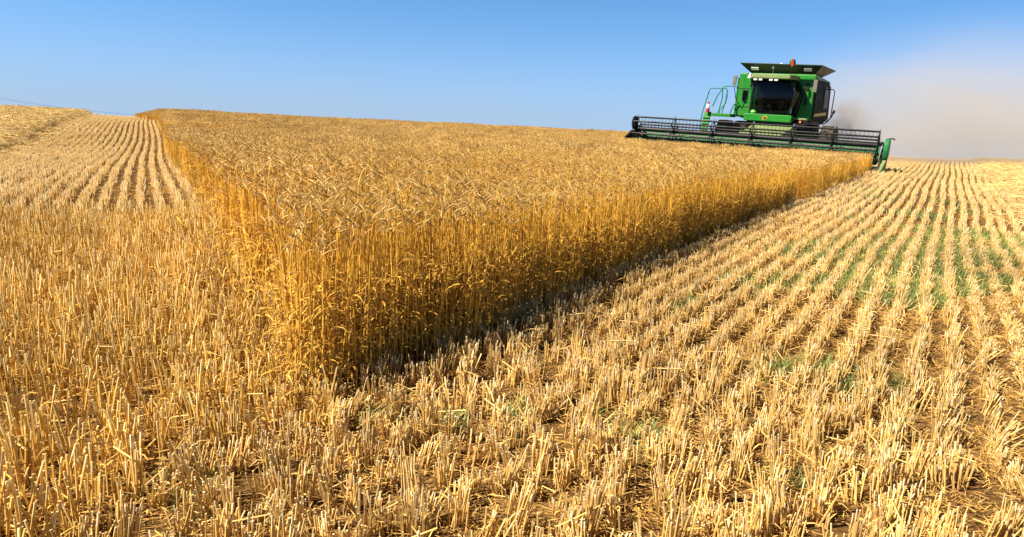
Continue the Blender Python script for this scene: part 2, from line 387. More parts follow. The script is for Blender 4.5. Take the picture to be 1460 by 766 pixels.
# ---- standing wheat
def wheat_h(x, y):
    r = np.hypot(x, y); az = np.degrees(np.arctan2(x, np.maximum(y, 1e-3)))
    far = np.interp(az, [-30, -24, -16], [.92, .86, .74])
    v, u = uv_(x, y)
    taper = np.clip((u - WALL_U + 1.6 * sstep(50, 62, v)) / 1.8, 0, 1)
    return (.95 + (far - .95) * sstep(6, 21, r)) * (1 - .6 * (1 - taper) * sstep(46, 56, v))
R_STALK = 15.0
def rows_xy(d, n, a0, a1, b0, b1, pitch, step, jl, ja):
    """points on rows parallel to d: along a (step), across b (pitch)"""
    bs = np.arange(math.floor(b0 / pitch), math.ceil(b1 / pitch)) * pitch
    as_ = np.arange(a0, a1, step)
    A, B = np.meshgrid(as_, bs); A = A + rng.uniform(-ja, ja, A.shape); B = B + rng.normal(0, jl, B.shape)
    A = A.ravel(); B = B.ravel()
    return A * d[0] + B * n[0], A * d[1] + B * n[1]
x, y = rows_xy(dR, nR, -8, 16, -16, WALL_T + 0.2, 0.048, 0.034, 0.016, 0.018)
k = wheat_mask(x, y) & (np.hypot(x, y) < R_STALK) & view_ok(x, y); x, y = x[k], y[k]
_, t = st(x, y); _, u = uv_(x, y); inner = np.minimum(WALL_T - t, u - WALL_U)
k = rng.uniform(0, 1, len(x)) < np.where(inner < .7, 1.0, .55); x, y = x[k], y[k]
n = len(x); rot = np.stack([rng.normal(0, .06, n), rng.normal(0, .06, n), rng.uniform(0, 6.283, n)], -1)
v, u = uv_(x, y); s, t = st(x, y)
# loose stalks lean outward at the cut edges
edge = np.exp(-np.maximum(0, np.minimum(WALL_T - t, u - WALL_U)) / 0.12)
rot[:, :2] += rng.normal(0, 0.035, (n, 2)) * edge[:, None]
gh = (1 + 0.05 * vnoise(x, y, 1.6, 3)) * wheat_h(x, y)
scatter('standing_wheat', C_STALK, x, y, rot, (rng.normal(1.0, .055, n) * gh), 'ripe golden wheat standing uncut with nodding bearded ears near the corner', 'wheat crop')
x, y = rows_xy(dR, nR, -30, 75, -75, WALL_T + 0.1, 0.36, 0.36, 0.06, 0.08)
k = (np.hypot(x, y) >= R_STALK) & view_ok(x, y, 43, 74) & wheat_mask(x, y); x, y = x[k], y[k]
n = len(x); rot = np.stack([rng.normal(0, .03, n), rng.normal(0, .03, n), rng.uniform(0, 6.283, n)], -1)
scatter('standing_wheat_far', C_CLUMP, x, y, rot, rng.normal(1.0, .04, n) * (1 + 0.05 * vnoise(x, y, .8, 4)) * wheat_h(x, y), 'ripe wheat standing uncut farther off up to the skyline', 'wheat crop')
# pale stragglers bent over at the left edge and the corner
nn = 150; vv = 1.0 + 9.5 * rng.uniform(0, 1, nn) ** 1.3; uu = WALL_U + rng.normal(-0.05, 0.09, nn)
x = vv * dL[0] + uu * nL[0] ; y = vv * dL[1] + uu * nL[1]; s, t = st(x, y); k = (t < WALL_T - .05) & (y > 2.5); x, y = x[k], y[k]; n = len(x)
rot = np.stack([rng.normal(0, .28, n), rng.normal(0, .28, n), rng.uniform(0, 6.283, n)], -1)
scatter('leaning_wheat', C_STALK, x, y, rot, rng.uniform(.7, 1.0, n) * wheat_h(x, y), 'loose wheat stalks leaning out of the left cut edge', 'wheat crop')

# ---- stubble
R_NEAR = 13.0
def is_near_left(x, y):
    s, t = st(x, y); v, u = uv_(x, y)
    return (t < -2.25 + .25 * np.sin(s * 3)) & (u < WALL_U + 0.08) & (x * nB[0] + y * nB[1] < B_NEAR)
def is_far_left(x, y):
    s, t = st(x, y); v, u = uv_(x, y)
    return (u < WALL_U + .02) & (t < WALL_T) & (x * nB[0] + y * nB[1] >= B_NEAR)
def is_right(x, y):
    s, t = st(x, y); v, u = uv_(x, y)
    return ((t > WALL_T - .02) | ((s > HEAD_S + .3) & (t > HEAD_T - 5.1))) & ~is_near_left(x, y)
PITCHW = 0.19; PITCHL = 0.235
def wave(s): return 0.022 * np.sin(s * 0.45) + 0.010 * np.sin(s * 1.1 + 1)
def right_rows(step, ja, jl, s0, s1):
    bs = np.arange(-80, 170) * PITCHW; as_ = np.arange(s0, s1, step); A, B = np.meshgrid(as_, bs)
    A = A + rng.uniform(-ja, ja, A.shape); B = B + rng.normal(0, jl, B.shape) + wave(A); A = A.ravel(); B = B.ravel()
    return A * dR[0] + B * nR[0], A * dR[1] + B * nR[1]
x, y = right_rows(.070, .024, .012, -4, 16)
lo = 1 - sstep(2.8, 5.6, np.hypot(x, y)); jx = rng.normal(0, .045, len(x)) * lo; x = x + jx * nR[0]; y = y + jx * nR[1]
k = is_right(x, y) & (np.hypot(x, y) < R_NEAR) & view_ok(x, y, 46) & (rng.uniform(0, 1, len(x)) < 0.95 - 0.5 * (vnoise(x, y, 6, 8) > .5)); x, y = x[k], y[k]; n = len(x); s, t = st(x, y)
flat = np.exp(-((t - 0.55) / .22) ** 2) + np.exp(-((t - 1.35) / .2) ** 2)     # wheel-flattened rows
rot = np.stack([rng.normal(0, .08 + .3 * flat, n), rng.normal(0.02, .08 + .3 * flat, n), -TR + rng.normal(0, .2, n) + math.pi * rng.integers(0, 2, n)], -1)
lo = 1 - sstep(2.6, 5.0, np.hypot(x, y)); rot[:, :2] += rng.normal(0, .07, (n, 2)) * lo[:, None]; rot[:, 2] += rng.uniform(0, 6.28, n) * lo
sz = rng.normal(.92, .08 + .14 * lo, n) * (1 + .05 * vnoise(x, y, 2.2, 9)) * (1 + .06 * lo) * .86; scl = np.stack([np.ones(n) * 1.05, np.ones(n) * 1.05, sz * (1 - .35 * np.minimum(1, flat))], -1)
scatter('stubble', C_TUFT, x, y, rot, scl, 'pale cut stubble in long rows on the right of the standing wheat', 'stubble')
x, y = right_rows(.42, .1, .012, 4, 72)
k = is_right(x, y) & (np.hypot(x, y) >= R_NEAR) & view_ok(x, y, 46, 72); x, y = x[k], y[k]; n = len(x)
rot = np.stack([rng.normal(0, .02, n), rng.normal(0, .02, n), -TR + rng.normal(0, .02, n) + math.pi * rng.integers(0, 2, n)], -1)
scatter('stubble_far', C_ROW, x, y, rot, np.stack([rng.normal(1, .08, n), np.ones(n), rng.normal(1, .1, n)], -1), 'pale stubble rows running away behind the harvester on the right', 'stubble')

gx_, gy_ = rows_xy(dR, nR, -16, 12, -14, -1.8, 0.15, 0.075, 0.05, 0.04)
k = is_near_left(gx_, gy_) & view_ok(gx_, gy_, 46); x, y = gx_[k], gy_[k]
k = rng.uniform(0, 1, len(x)) < 0.95 - 0.6 * (vnoise(x, y, 4, 12) > .5); x, y = x[k], y[k]; n = len(x)
rot = np.stack([rng.normal(0, .07, n), rng.normal(0, .07, n), rng.uniform(0, 6.283, n)], -1)
_, u = uv_(x, y); h = rng.normal(1.05, .12, n) * (1 - .35 * sstep(-.9, 0.1, u - WALL_U) * sstep(9, 4, np.hypot(x, y))) * (1 + .12 * vnoise(x, y, 2, 13)); h = h * (0.74 + 0.26 * sstep(3.0, 5.5, np.hypot(x, y)))
scatter('tall_stubble', C_TALL, x, y, rot, np.stack([np.ones(n) * 1.3, np.ones(n) * 1.3, h], -1), 'taller golden stubble left of the wheat corner', 'stubble')
bs = np.arange(-110, 5) * PITCHL + .02; as_ = np.arange(6, 74, .42); A, B = np.meshgrid(as_, bs); A = A.ravel() + rng.uniform(-.1, .1, A.size); B = B.ravel() + rng.normal(0, .012, B.size)
B = B + 0.05 * np.sin(A * .22)
x, y = A * dL[0] + B * nL[0], A * dL[1] + B * nL[1]
k = is_far_left(x, y) & view_ok(x, y, 46, 72); x, y = x[k], y[k]; n = len(x)
rot = np.stack([rng.normal(0, .02, n), rng.normal(0, .02, n), -TL + rng.normal(0, .03, n)], -1)
scatter('stubble_hill', C_ROW, x, y, rot, np.stack([rng.normal(1.1, .1, n), np.ones(n), rng.normal(1.15, .12, n)], -1), 'stubble rows climbing the slope left of the standing wheat', 'stubble')

# ---- straw litter
N = 26000; r = 1.2 + 13 * np.sqrt(rng.uniform(0, 1, N)); a = rng.uniform(R_(-46), R_(46), N); x, y = r * np.sin(a), r * np.cos(a)
s, t = st(x, y); dens = np.where(is_right(x, y), .28 + .55 * sstep(.8, 1.4, t) + .18 * vnoise(x, y, 1.3, 21), .10)
k = (rng.uniform(0, 1, N) < dens) & ~wheat_mask(x, y); x, y = x[k], y[k]; n = len(x)
rot = np.stack([rng.normal(0, .06, n), rng.normal(0, .06, n), rng.uniform(0, 6.283, n)], -1)
scatter('straw_litter', C_LIT, x, y, rot, rng.uniform(.7, 1.15, n), 'loose cut straw and chaff lying between the stubble rows', 'straw', .004)
# heavier straw: windrow on the right beyond the stubble, and top left
def band(s0, s1, b0, b1, dens, d, nn_):
    N = int((s1 - s0) * (b1 - b0) * dens); A = rng.uniform(s0, s1, N); B = rng.uniform(b0, b1, N); return A * d[0] + B * nn_[0], A * d[1] + B * nn_[1], A, B
x1, y1, A, B = band(9, 60, 1.3, 6.5, 11, dR, nR)
k = (rng.uniform(0, 1, len(A)) < sstep(1.2, 2.1, B + .25 * np.sin(A * .9)) * sstep(9, 16, A)); x1, y1 = x1[k], y1[k]
n = len(x1); rot = np.stack([rng.normal(0, .08, n), rng.normal(0, .08, n), rng.uniform(0, 6.283, n)], -1)
scatter('straw_swath', C_HEAP, x1, y1, rot, rng.uniform(.7, 1.2, n), 'pale flattened straw swath covering the stubble at the far right', 'straw', .06)
x2, y2, A, B = band(15, 66, -9.5, -3.0, 9, dL, nL)
k = (rng.uniform(0, 1, len(A)) < .25 * sstep(-3.0, -3.6, B) + .75 * sstep(-4.1, -4.4, B + .12 * np.sin(A))); x2, y2, B = x2[k], y2[k], B[k]
n = len(x2); rot = np.stack([rng.normal(0, .08, n), rng.normal(0, .08, n), rng.uniform(0, 6.283, n)], -1)
zz = .30 * sstep(-4.2, -4.6, B)
scatter('straw_windrow', C_HEAP, x2, y2, rot, rng.uniform(.8, 1.3, n), 'raised windrow of dry straw at the upper left of the field', 'straw', zz)

# ---- weeds between the rows
N = 42000; A = rng.uniform(1, 40, N); B = (rng.integers(-13, 16, N) + .5) * PITCHW + rng.normal(0, .05, N) + wave(A)
x, y = A * dR[0] + B * nR[0], A * dR[1] + B * nR[1]
m = .8 * vnoise(x, y, .8, 31) + .7 * vnoise(x, y, 2.3, 32) - .15 * np.abs(B - .3)
k = (m > .12 + .6 * sstep(10, 22, A)) & (A > 4.5 + .8 * vnoise(x, y, 2, 33)) & (B > -2.0) & is_right(x, y) & (y > 2.0) & (rng.uniform(0, 1, N) < .8)
xs, ys = [x[k]], [y[k]]
N = 16000; A = 4.2 + 14 * rng.uniform(0, 1, N) ** 1.3; B = (rng.integers(-9, 8, N) + .5) * PITCHW + rng.normal(0, .045, N) + wave(A)
x, y = A * dR[0] + B * nR[0], A * dR[1] + B * nR[1]
m = .9 * vnoise(x, y, .9, 41) + .8 * vnoise(x, y, 2.6, 42) - .35 * np.abs(B - .1) + .35 * sstep(4, 7, A) - .5 * sstep(11, 18, A)
k = (m > .22) & (rng.uniform(0, 1, N) < .7); xs.append(x[k]); ys.append(y[k]); far_n = sum(len(q) for q in xs)
for cx, cy, cn in ((-.25, 3.05, 10), (.02, 3.1, 6), (.55, 3.15, 9), (.68, 2.95, 7), (-1.15, 2.35, 7), (-.6, 3.1, 5), (1.15, 2.7, 5), (-4.75, 10.2, 7), (-4.4, 10.5, 7), (-3.6, 8.9, 8), (-5.1, 10.9, 6)):
    xs.append(cx + rng.normal(0, .07, cn)); ys.append(cy + rng.normal(0, .07, cn))
x = np.concatenate(xs); y = np.concatenate(ys); n = len(x)
rot = np.stack([rng.normal(0, .15, n), rng.normal(0, .15, n), rng.uniform(0, 6.283, n)], -1)
wsc = rng.uniform(.7, 1.25, n); wsc[:far_n] *= 1.1
scatter('weed_grass', C_WEED, x, y, rot, wsc, 'small green weeds growing between the stubble rows', 'weeds')

# ================================================================== combine harvester
GREEN = plain('green_paint', (0.003, 0.20, 0.008), 0.38, 0, 0.35, 0.2, 0.07, 0.0)
DGREEN = plain('dark_green_paint', (0.003, 0.028, 0.012), 0.4, 0, 0.5, 0.2, 0.04)
TEAL = plain('rail_green_paint', (0.02, 0.19, 0.12), 0.45)
HGREEN = plain('header_green_paint', (0.008, 0.19, 0.06), 0.4, 0, 0.4, 0.15, 0.03)
PGREEN = plain('dusty_green_paint', (0.15, 0.25, 0.08), 0.6, 0, 0.3, 0.1, 0.35)
YELLOW = plain('yellow_paint', (0.62, 0.42, 0.03), 0.45)
BLACK = plain('black_steel', (0.006, 0.006, 0.008), 0.4, 0.0, 0.3, 0.0, 0.02)
STEEL = plain('worn_steel', (0.55, 0.54, 0.56), 0.3, 1.0)
RUBBER = plain('tyre_rubber', (0.022, 0.020, 0.019), 0.8, 0, 0.3, 0, 0.25)
GREY = plain('grey_and_side_shade', (0.008, 0.020, 0.017), 0.65, 0, 0.1, 0.1, 0.0)  # grey parts; also paints shade into the right side panel
WHITE = plain('white_plastic', (0.80, 0.80, 0.78), 0.4)
RED = plain('red_paint', (0.55, 0.02, 0.015), 0.35)
ORANGE = plain('amber_lens', (0.75, 0.22, 0.05), 0.3)
SEATC = plain('seat_fabric', (0.020, 0.022, 0.028), 0.85)
LAMP = plain('lamp_lens', (0.82, 0.84, 0.80), 0.15)
MIRR = plain('mirror_back', (0.16, 0.15, 0.13), 0.5, 0, 0.4, 0.3, 0.1)
def glass_mat():
    m, t, b, o = nmat('tinted_glass')
    tr = t.nodes.new('ShaderNodeBsdfTransparent'); tr.inputs[0].default_value = (0.45, 0.5, 0.48, 1)
    gl = t.nodes.new('ShaderNodeBsdfGlossy'); gl.inputs['Roughness'].default_value = 0.03; gl.inputs[0].default_value = (0.9, 0.95, 0.95, 1)
    fr = t.nodes.new('ShaderNodeFresnel'); fr.inputs[0].default_value = 1.45
    mu = t.nodes.new('ShaderNodeMath'); mu.operation = 'MULTIPLY'; mu.inputs[1].default_value = 0.5; t.links.new(fr.outputs[0], mu.inputs[0])
    ms = t.nodes.new('ShaderNodeMixShader'); t.links.new(mu.outputs[0], ms.inputs[0]); t.links.new(tr.outputs[0], ms.inputs[1]); t.links.new(gl.outputs[0], ms.inputs[2])
    t.links.new(ms.outputs[0], o.inputs['Surface']); return m
GLASS = glass_mat()

class MB:
    def __init__(s): s.bm = bmesh.new()
    def box(s, x0, x1, y0, y1, z0, z1, bev=0.0, rot=None):
        vs = [s.bm.verts.new(p) for p in ((x0, y0, z0), (x1, y0, z0), (x1, y1, z0), (x0, y1, z0), (x0, y0, z1), (x1, y0, z1), (x1, y1, z1), (x0, y1, z1))]
        fs = [s.bm.faces.new([vs[i] for i in f]) for f in ((3, 2, 1, 0), (4, 5, 6, 7), (0, 1, 5, 4), (1, 2, 6, 5), (2, 3, 7, 6), (3, 0, 4, 7))]
        if bev:
            es = list({e for f in fs for e in f.edges}); bmesh.ops.bevel(s.bm, geom=es, offset=bev, segments=2, affect='EDGES', profile=0.5)
        if rot:
            vv = [v for v in s.bm.verts if v.is_valid and not v.tag]; pass
        return s
    def hexa(s, pts, bev=0.0):
        """8 corners ordered bottom 4 then top 4"""
        vs = [s.bm.verts.new(p) for p in pts]
        fs = [s.bm.faces.new([vs[i] for i in f]) for f in ((3, 2, 1, 0), (4, 5, 6, 7), (0, 1, 5, 4), (1, 2, 6, 5), (2, 3, 7, 6), (3, 0, 4, 7))]
        if bev:
            es = list({e for f in fs for e in f.edges}); bmesh.ops.bevel(s.bm, geom=es, offset=bev, segments=2, affect='EDGES', profile=0.5)
        return s
    def tube(s, pts, r, n=10, cap=True):
        pts = [Vector(p) for p in pts]; rings = []
        for i, p in enumerate(pts):
            d = (pts[min(i + 1, len(pts) - 1)] - pts[max(i - 1, 0)]).normalized(); a = d.cross(Vector((0.31, 0.22, 0.93)))
            if a.length < 0.1: a = d.cross(Vector((1, 0, 0)))
            a.normalize(); b = d.cross(a); rr = r[i] if hasattr(r, '__len__') else r
            rings.append([s.bm.verts.new(p + rr * (a * math.cos(6.28318 * k / n) + b * math.sin(6.28318 * k / n))) for k in range(n)])
        for i in range(len(pts) - 1):
            for k in range(n): s.bm.faces.new((rings[i][k], rings[i][(k + 1) % n], rings[i + 1][(k + 1) % n], rings[i + 1][k]))
        if cap: s.bm.faces.new(rings[0][::-1]); s.bm.faces.new(rings[-1])
        return s
    def prism(s, poly, axis, a0, a1, bev=0.0):
        """poly in the other two axes, extruded along axis"""
        def P(u, v, w): return {'x': (w, u, v), 'y': (u, w, v), 'z': (u, v, w)}[axis]
        A = [s.bm.verts.new(P(u, v, a0)) for u, v in poly]; B = [s.bm.verts.new(P(u, v, a1)) for u, v in poly]; n = len(poly)
        fs = [s.bm.faces.new(A[::-1]), s.bm.faces.new(B)] + [s.bm.faces.new((A[i], A[(i + 1) % n], B[(i + 1) % n], B[i])) for i in range(n)]
        if bev:
            es = list({e for f in fs for e in f.edges}); bmesh.ops.bevel(s.bm, geom=es, offset=bev, segments=2, affect='EDGES', profile=0.5)
        return s
    def lathe(s, prof, c, axis='x', n=36):
        """prof: (radius, offset along axis)"""
        rings = []
        for r, o in prof:
            ring = []
            for k in range(n):
                a = 6.28318 * k / n; u, v = r * math.cos(a), r * math.sin(a)
                p = {'x': (o, u, v), 'y': (u, o, v), 'z': (u, v, o)}[axis]; ring.append(s.bm.verts.new((c[0] + p[0], c[1] + p[1], c[2] + p[2])))
            rings.append(ring)
        for i in range(len(rings) - 1):
            for k in range(n): s.bm.faces.new((rings[i][k], rings[i][(k + 1) % n], rings[i + 1][(k + 1) % n], rings[i + 1][k]))
        if prof[0][0] > 0.001: s.bm.faces.new(rings[0][::-1])
        if prof[-1][0] > 0.001: s.bm.faces.new(rings[-1])
        return s
    def quad(s, *p): s.bm.faces.new([s.bm.verts.new(q) for q in p]); return s
    def build(s, name, mat, parent, smooth=False, label=None, solid=0):
        bmesh.ops.recalc_face_normals(s.bm, faces=s.bm.faces)
        me = bpy.data.meshes.new(name); s.bm.to_mesh(me); s.bm.free(); me.materials.append(mat)
        if smooth: me.polygons.foreach_set('use_smooth', [True] * len(me.polygons))
        o = link(bpy.data.objects.new(name, me), parent)
        if smooth:
            try: me.set_sharp_from_angle(angle=R_(35))
            except Exception: pass
        if solid:
            md = o.modifiers.new('thickness', 'SOLIDIFY'); md.thickness = solid; md.offset = 0
        if label: o['label'] = label
        return o

CH = link(bpy.data.objects.new('combine_harvester', None))
CH.location = (MO[0], MO[1], float(terrain(MO[0], MO[1])) + 0.05)
CH.rotation_euler = (0, R_(1.1), -TR)
tag(CH, 'green combine harvester with a wide black reel cutting into the standing wheat', 'combine harvester')

# ---- body
b = MB()
b.hexa([(-2.08, 5.0, 1.80), (1.24, 5.0, 1.80), (1.24, 9.6, 1.9), (-2.08, 9.6, 1.9), (-2.02, 5.0, 3.76), (1.24, 5.0, 3.76), (1.24, 9.0, 3.7), (-2.02, 9.0, 3.7)], 0.04)
body = b.build('body', GREEN, CH)
MB().box(-1.5, 0.9, 5.2, 10.0, 0.85, 1.80).build('chassis', BLACK, CH)
MB().prism([(9.55, 1.2), (10.6, 1.0), (10.7, 1.9), (9.9, 3.2), (9.55, 3.4)], 'x', -1.4, 0.8, 0.03).build('rear_hood', GREEN, CH)
# right side cladding, its shade painted in as dark grey, with stripe and cover
sp_ = MB().prism([(5.06, 1.86), (7.9, 1.70), (9.5, 1.95), (9.0, 3.45), (8.0, 3.62), (5.06, 3.55)], 'x', 1.245, 1.30, 0.012).build('side_panel', GREY, CH, label='side panel with its shade painted dark grey')
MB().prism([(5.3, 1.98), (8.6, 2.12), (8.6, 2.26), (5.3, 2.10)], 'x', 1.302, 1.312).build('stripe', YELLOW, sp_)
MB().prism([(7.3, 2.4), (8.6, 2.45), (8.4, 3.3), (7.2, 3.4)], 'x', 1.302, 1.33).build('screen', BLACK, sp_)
sp2 = MB().prism([(5.06, 1.86), (7.9, 1.70), (9.5, 1.95), (9.0, 3.45), (8.0, 3.62), (5.06, 3.55)], 'x', -2.15, -2.095, 0.012).build('side_panel', GREEN, CH)
# front face panels left and right of the cab, with vents
fl = MB().box(-2.04, -1.34, 4.93, 4.995, 1.85, 3.72, 0.02).build('front_panel', GREEN, CH)
MB().box(-1.82, -1.58, 4.90, 4.928, 2.55, 3.0, 0.01).build('vent', BLACK, fl)
MB().box(-1.52, -1.36, 4.90, 4.928, 3.15, 3.45, 0.01).build('vent', GREY, fl)
MB().box(-2.0, -1.36, 4.915, 4.928, 3.05, 3.075).build('seam', DGREEN, fl)
MB().box(-2.0, -1.36, 4.915, 4.928, 2.25, 2.27).build('seam', DGREEN, fl)
fr_ = MB().prism([(0.62, 1.86), (1.20, 1.86), (1.20, 3.70), (0.40, 3.70), (0.84, 2.95)], 'y', 4.93, 4.995, 0.015).build('front_panel', GREEN, CH)
MB().prism([(0.80, 3.15), (0.90, 3.05), (1.0, 3.1), (1.0, 3.35), (0.90, 3.4)], 'y', 4.90, 4.928).build('vent', BLACK, fr_)
MB().prism([(0.86, 2.45), (0.92, 2.4), (0.99, 2.55), (0.93, 2.85), (0.87, 2.8)], 'y', 4.90, 4.928).build('vent', BLACK, fr_)
MB().box(0.45, 1.16, 4.45, 4.94, 1.80, 1.88, 0.015).build('service_step', PGREEN, CH)
MB().lathe([(0.0, -.03), (.05, -.02), (.05, .02), (0, .03)], (0.92, 4.42, 1.72), 'y', 14).build('marker_lamp', ORANGE, CH)

# ---- cab
cab = link(bpy.data.objects.new('cab', None), CH)
def cab_section(z, xr, yf):
    return [(-1.24, 5.02, z), (-1.27, 4.35, z), (-1.20, yf + .10, z), (-0.85, yf, z), (0.0, yf, z), (xr - .18, yf + .10, z), (xr, yf + .55, z), (xr, 5.02, z)]
secs = [cab_section(1.93, .56, 4.10), cab_section(2.45, .72, 3.98), cab_section(2.95, .80, 3.96), cab_section(3.46, .50, 4.08)]
b = MB(); rings = [[b.bm.verts.new(p) for p in sct] for sct in secs]
for i in range(3):
    for k in range(7): b.bm.faces.new((rings[i][k], rings[i][k + 1], rings[i + 1][k + 1], rings[i + 1][k]))
b.build('cab_glass', GLASS, cab, smooth=True)
b = MB()
for k, rr in ((1, .035), (2, .03), (5, .035), (6, .045), (7, .05)): b.tube([secs[j][k] for j in range(4)], rr, 8)
b.tube(secs[0], .03, 8); b.build('cab_frame', BLACK, cab)
MB().box(-1.24, 0.52, 4.12, 5.02, 1.86, 1.925).build('cab_floor', BLACK, cab)
MB().box(-1.22, 0.55, 4.94, 4.985, 1.93, 3.45).build('cab_rear_wall', SEATC, cab)
rf = MB().prism([(-1.32, 3.98), (-1.25, 3.80), (0.36, 3.80), (0.50, 3.98), (.55, 5.02), (-1.32, 5.02)], 'z', 3.47, 3.66, 0.035).build('cab_roof', PGREEN, cab, label='light green cab roof with visor')
for xx in (-1.08, -0.86, -0.42, -0.20):
    MB().box(xx - .075, xx + .075, 3.83, 3.90, 3.38, 3.465, 0.015).build('work_light', LAMP, rf)
MB().prism([(-1.44, 3.46), (-1.30, 3.46), (-1.30, 3.66), (-1.36, 3.70)], 'y', 3.86, 4.3, 0.01).build('roof_corner_glint', WHITE, rf)  # white piece put in for the sun glint on the corner
seat = MB(); seat.box(-.62, -.14, 4.55, 4.90, 2.25, 2.40, .04); seat.box(-.60, -.16, 4.80, 4.92, 2.40, 3.02, .04); seat.box(-.5, -.26, 4.82, 4.90, 3.05, 3.22, .03); seat.box(-.5, -.26, 4.6, 4.8, 1.93, 2.25)
seat.build('seat', SEATC, cab)
sw = MB(); sw.tube([(-.38, 4.28, 1.93), (-.38, 4.36, 2.45)], .04); sw.lathe([(.17, 0), (.19, .015), (.17, .03), (.15, .015), (.17, 0)], (-.38, 4.36, 2.47), 'z', 24); sw.build('steering_wheel', GREY, cab)
MB().box(-.05, .16, 4.3, 4.85, 2.2, 2.55, .03).build('console', GREY, cab)
MB().box(-1.08, -.78, 4.30, 4.36, 2.35, 2.55, .015).build('monitor', GREY, cab)
MB().lathe([(0, 0), (.12, .01), (.16, .08), (.12, .16), (0, .2)], (-1.05, 4.2, 1.95), 'z', 16).build('jug', plain('green_plastic', (.08, .45, .03), .4), cab)
MB().tube([(.28, 4.2, 1.95), (.28, 4.2, 3.42)], .035, 8).build('door_post', GREY, cab)
MB().tube([(.50, 4.22, 2.05), (.50, 4.24, 2.32)], .025, 8).build('door_handle', STEEL, cab)

# ---- band under the cab with round emblem
bd = MB().prism([(-1.38, 1.66), (.60, 1.66), (.64, 1.90), (.60, 1.96), (-1.36, 1.96), (-1.42, 1.9)], 'y', 3.90, 4.45, .025).build('front_band', GREEN, CH)
MB().prism([(-.47 + .11 * math.cos(a * .5236), 1.80 + .095 * math.sin(a * .5236)) for a in range(12)], 'y', 3.885, 3.905).build('emblem_rim', YELLOW, bd)
MB().prism([(-.47 + .085 * math.cos(a * .5236), 1.80 + .07 * math.sin(a * .5236)) for a in range(12)], 'y', 3.875, 3.882).build('emblem', plain('emblem_dark', (.10, .05, .02), .4), bd)
MB().box(-1.3, 1.1, 4.1, 5.0, 1.45, 1.655).build('underframe', BLACK, CH)

# ---- grain tank extension
te = link(bpy.data.objects.new('tank_extension', None), CH)
B4 = [(-1.52, 4.75, 3.765), (1.18, 4.75, 3.765), (1.18, 6.7, 3.765), (-1.52, 6.7, 3.765)]; T4 = [(-1.93, 4.28, 4.14), (1.50, 4.28, 4.10), (1.66, 7.1, 4.08), (-1.93, 7.1, 4.14)]
for i in range(4):
    j = (i + 1) % 4; MB().quad(B4[i], B4[j], T4[j], T4[i]).build('flap', DGREEN, te, solid=.03)
for cx in (-1.30, .92):
    f = .55; yy = 4.75 + (4.28 - 4.75) * f - .05; zz = 3.765 + .35 * f - .055
    b = MB(); dy, dz = -.47 / .58 * .085, .34 / .58 * .085
    b.hexa([(cx - .16, yy - dy, zz - dz), (cx + .16, yy - dy, zz - dz), (cx + .16, yy - dy + .03, zz - dz + .03), (cx - .16, yy - dy + .03, zz - dz + .03), (cx - .16, yy + dy, zz + dz), (cx + .16, yy + dy, zz + dz), (cx + .16, yy + dy + .03, zz + dz + .03), (cx - .16, yy + dy + .03, zz + dz + .03)])
    b.build('flood_light', LAMP, te)
# heaped top of the fountain auger, flag, aerials
MB().tube([(.10, 6.0, 3.7), (.14, 5.0, 4.28), (.16, 4.85, 4.36)], [.13, .13, .05], 12).build('tank_auger', GREEN, CH)
wf = MB().tube([(.33, 4.0, 3.62), (.33, 4.0, 4.30)], .014, 8).build('flag_pole', GREY, CH)
b = MB(); b.prism([(.31, 3.98), (.38, 4.02), (.39, 4.15), (.36, 4.30), (.30, 4.32), (.28, 4.2), (.30, 4.1)], 'y', 3.97, 4.03, .01); b.build('flag', RED, wf, label='red warning flag')
MB().tube([(-.43, 4.05, 3.64), (-.43, 4.05, 4.0)], .010, 6).build('aerial', STEEL, CH)
MB().lathe([(.05, 0), (.05, .02), (.02, .09), (0, .10)], (-.43, 4.05, 3.9), 'z', 10).build('beacon', MIRR, CH)
MB().lathe([(.07, 0), (.09, .03), (.06, .10), (0, .12)], (-.35, 5.2, 4.12), 'z', 14).build('satellite_receiver', WHITE, CH)
MB().tube([(-.35, 5.2, 3.7), (-.35, 5.2, 4.13)], .02, 8).build('receiver_mast', STEEL, CH)

# ---- left platform, ladder, rails
pf = MB().box(-3.10, -2.10, 4.35, 5.3, 1.76, 1.90, .015).build('platform', GREEN, CH)
ld = MB().hexa([(-3.36, 4.10, 0.75), (-3.04, 4.10, .75), (-3.04, 4.16, .75), (-3.36, 4.16, .75), (-3.32, 4.40, 1.95), (-3.02, 4.40, 1.95), (-3.02, 4.5, 1.95), (-3.32, 4.5, 1.95)]).build('ladder', GREEN, CH)
for k in range(4): MB().box(-3.33, -3.05, 4.02 + k * .09, 4.2 + k * .09, .80 + k * .28, .83 + k * .28).build('step', BLACK, ld)
for pts in ([(-3.44, 4.3, 1.2), (-3.40, 4.35, 1.9), (-3.24, 4.4, 2.75), (-3.16, 4.4, 3.0), (-2.45, 4.4, 3.02), (-2.38, 4.4, 2.9), (-2.40, 4.4, 2.45), (-2.52, 4.4, 1.9)],
            [(-3.15, 5.0, 2.2), (-2.98, 5.0, 2.7), (-2.75, 5.0, 3.08), (-2.66, 5.0, 3.14), (-1.95, 5.0, 3.18)],
            [(-2.78, 5.0, 3.05), (-2.74, 5.0, 2.6), (-2.86, 5.0, 1.9)],
            [(-2.42, 4.6, 2.75), (-2.46, 4.6, 2.35), (-2.68, 4.6, 2.05), (-2.70, 4.6, 1.9)],
            [(-1.98, 4.8, 2.45), (-2.15, 4.8, 2.25), (-2.26, 4.8, 1.9)]):
    MB().tube(pts, .027, 8).build('handrail', TEAL, CH, True)
ex = MB().lathe([(0, 0), (.075, .0), (.08, .03), (.08, .2)], (-3.14, 4.28, 1.90), 'z', 16).build('fire_extinguisher', RED, CH, True, 'small red and white fire extinguisher on the ladder rail')
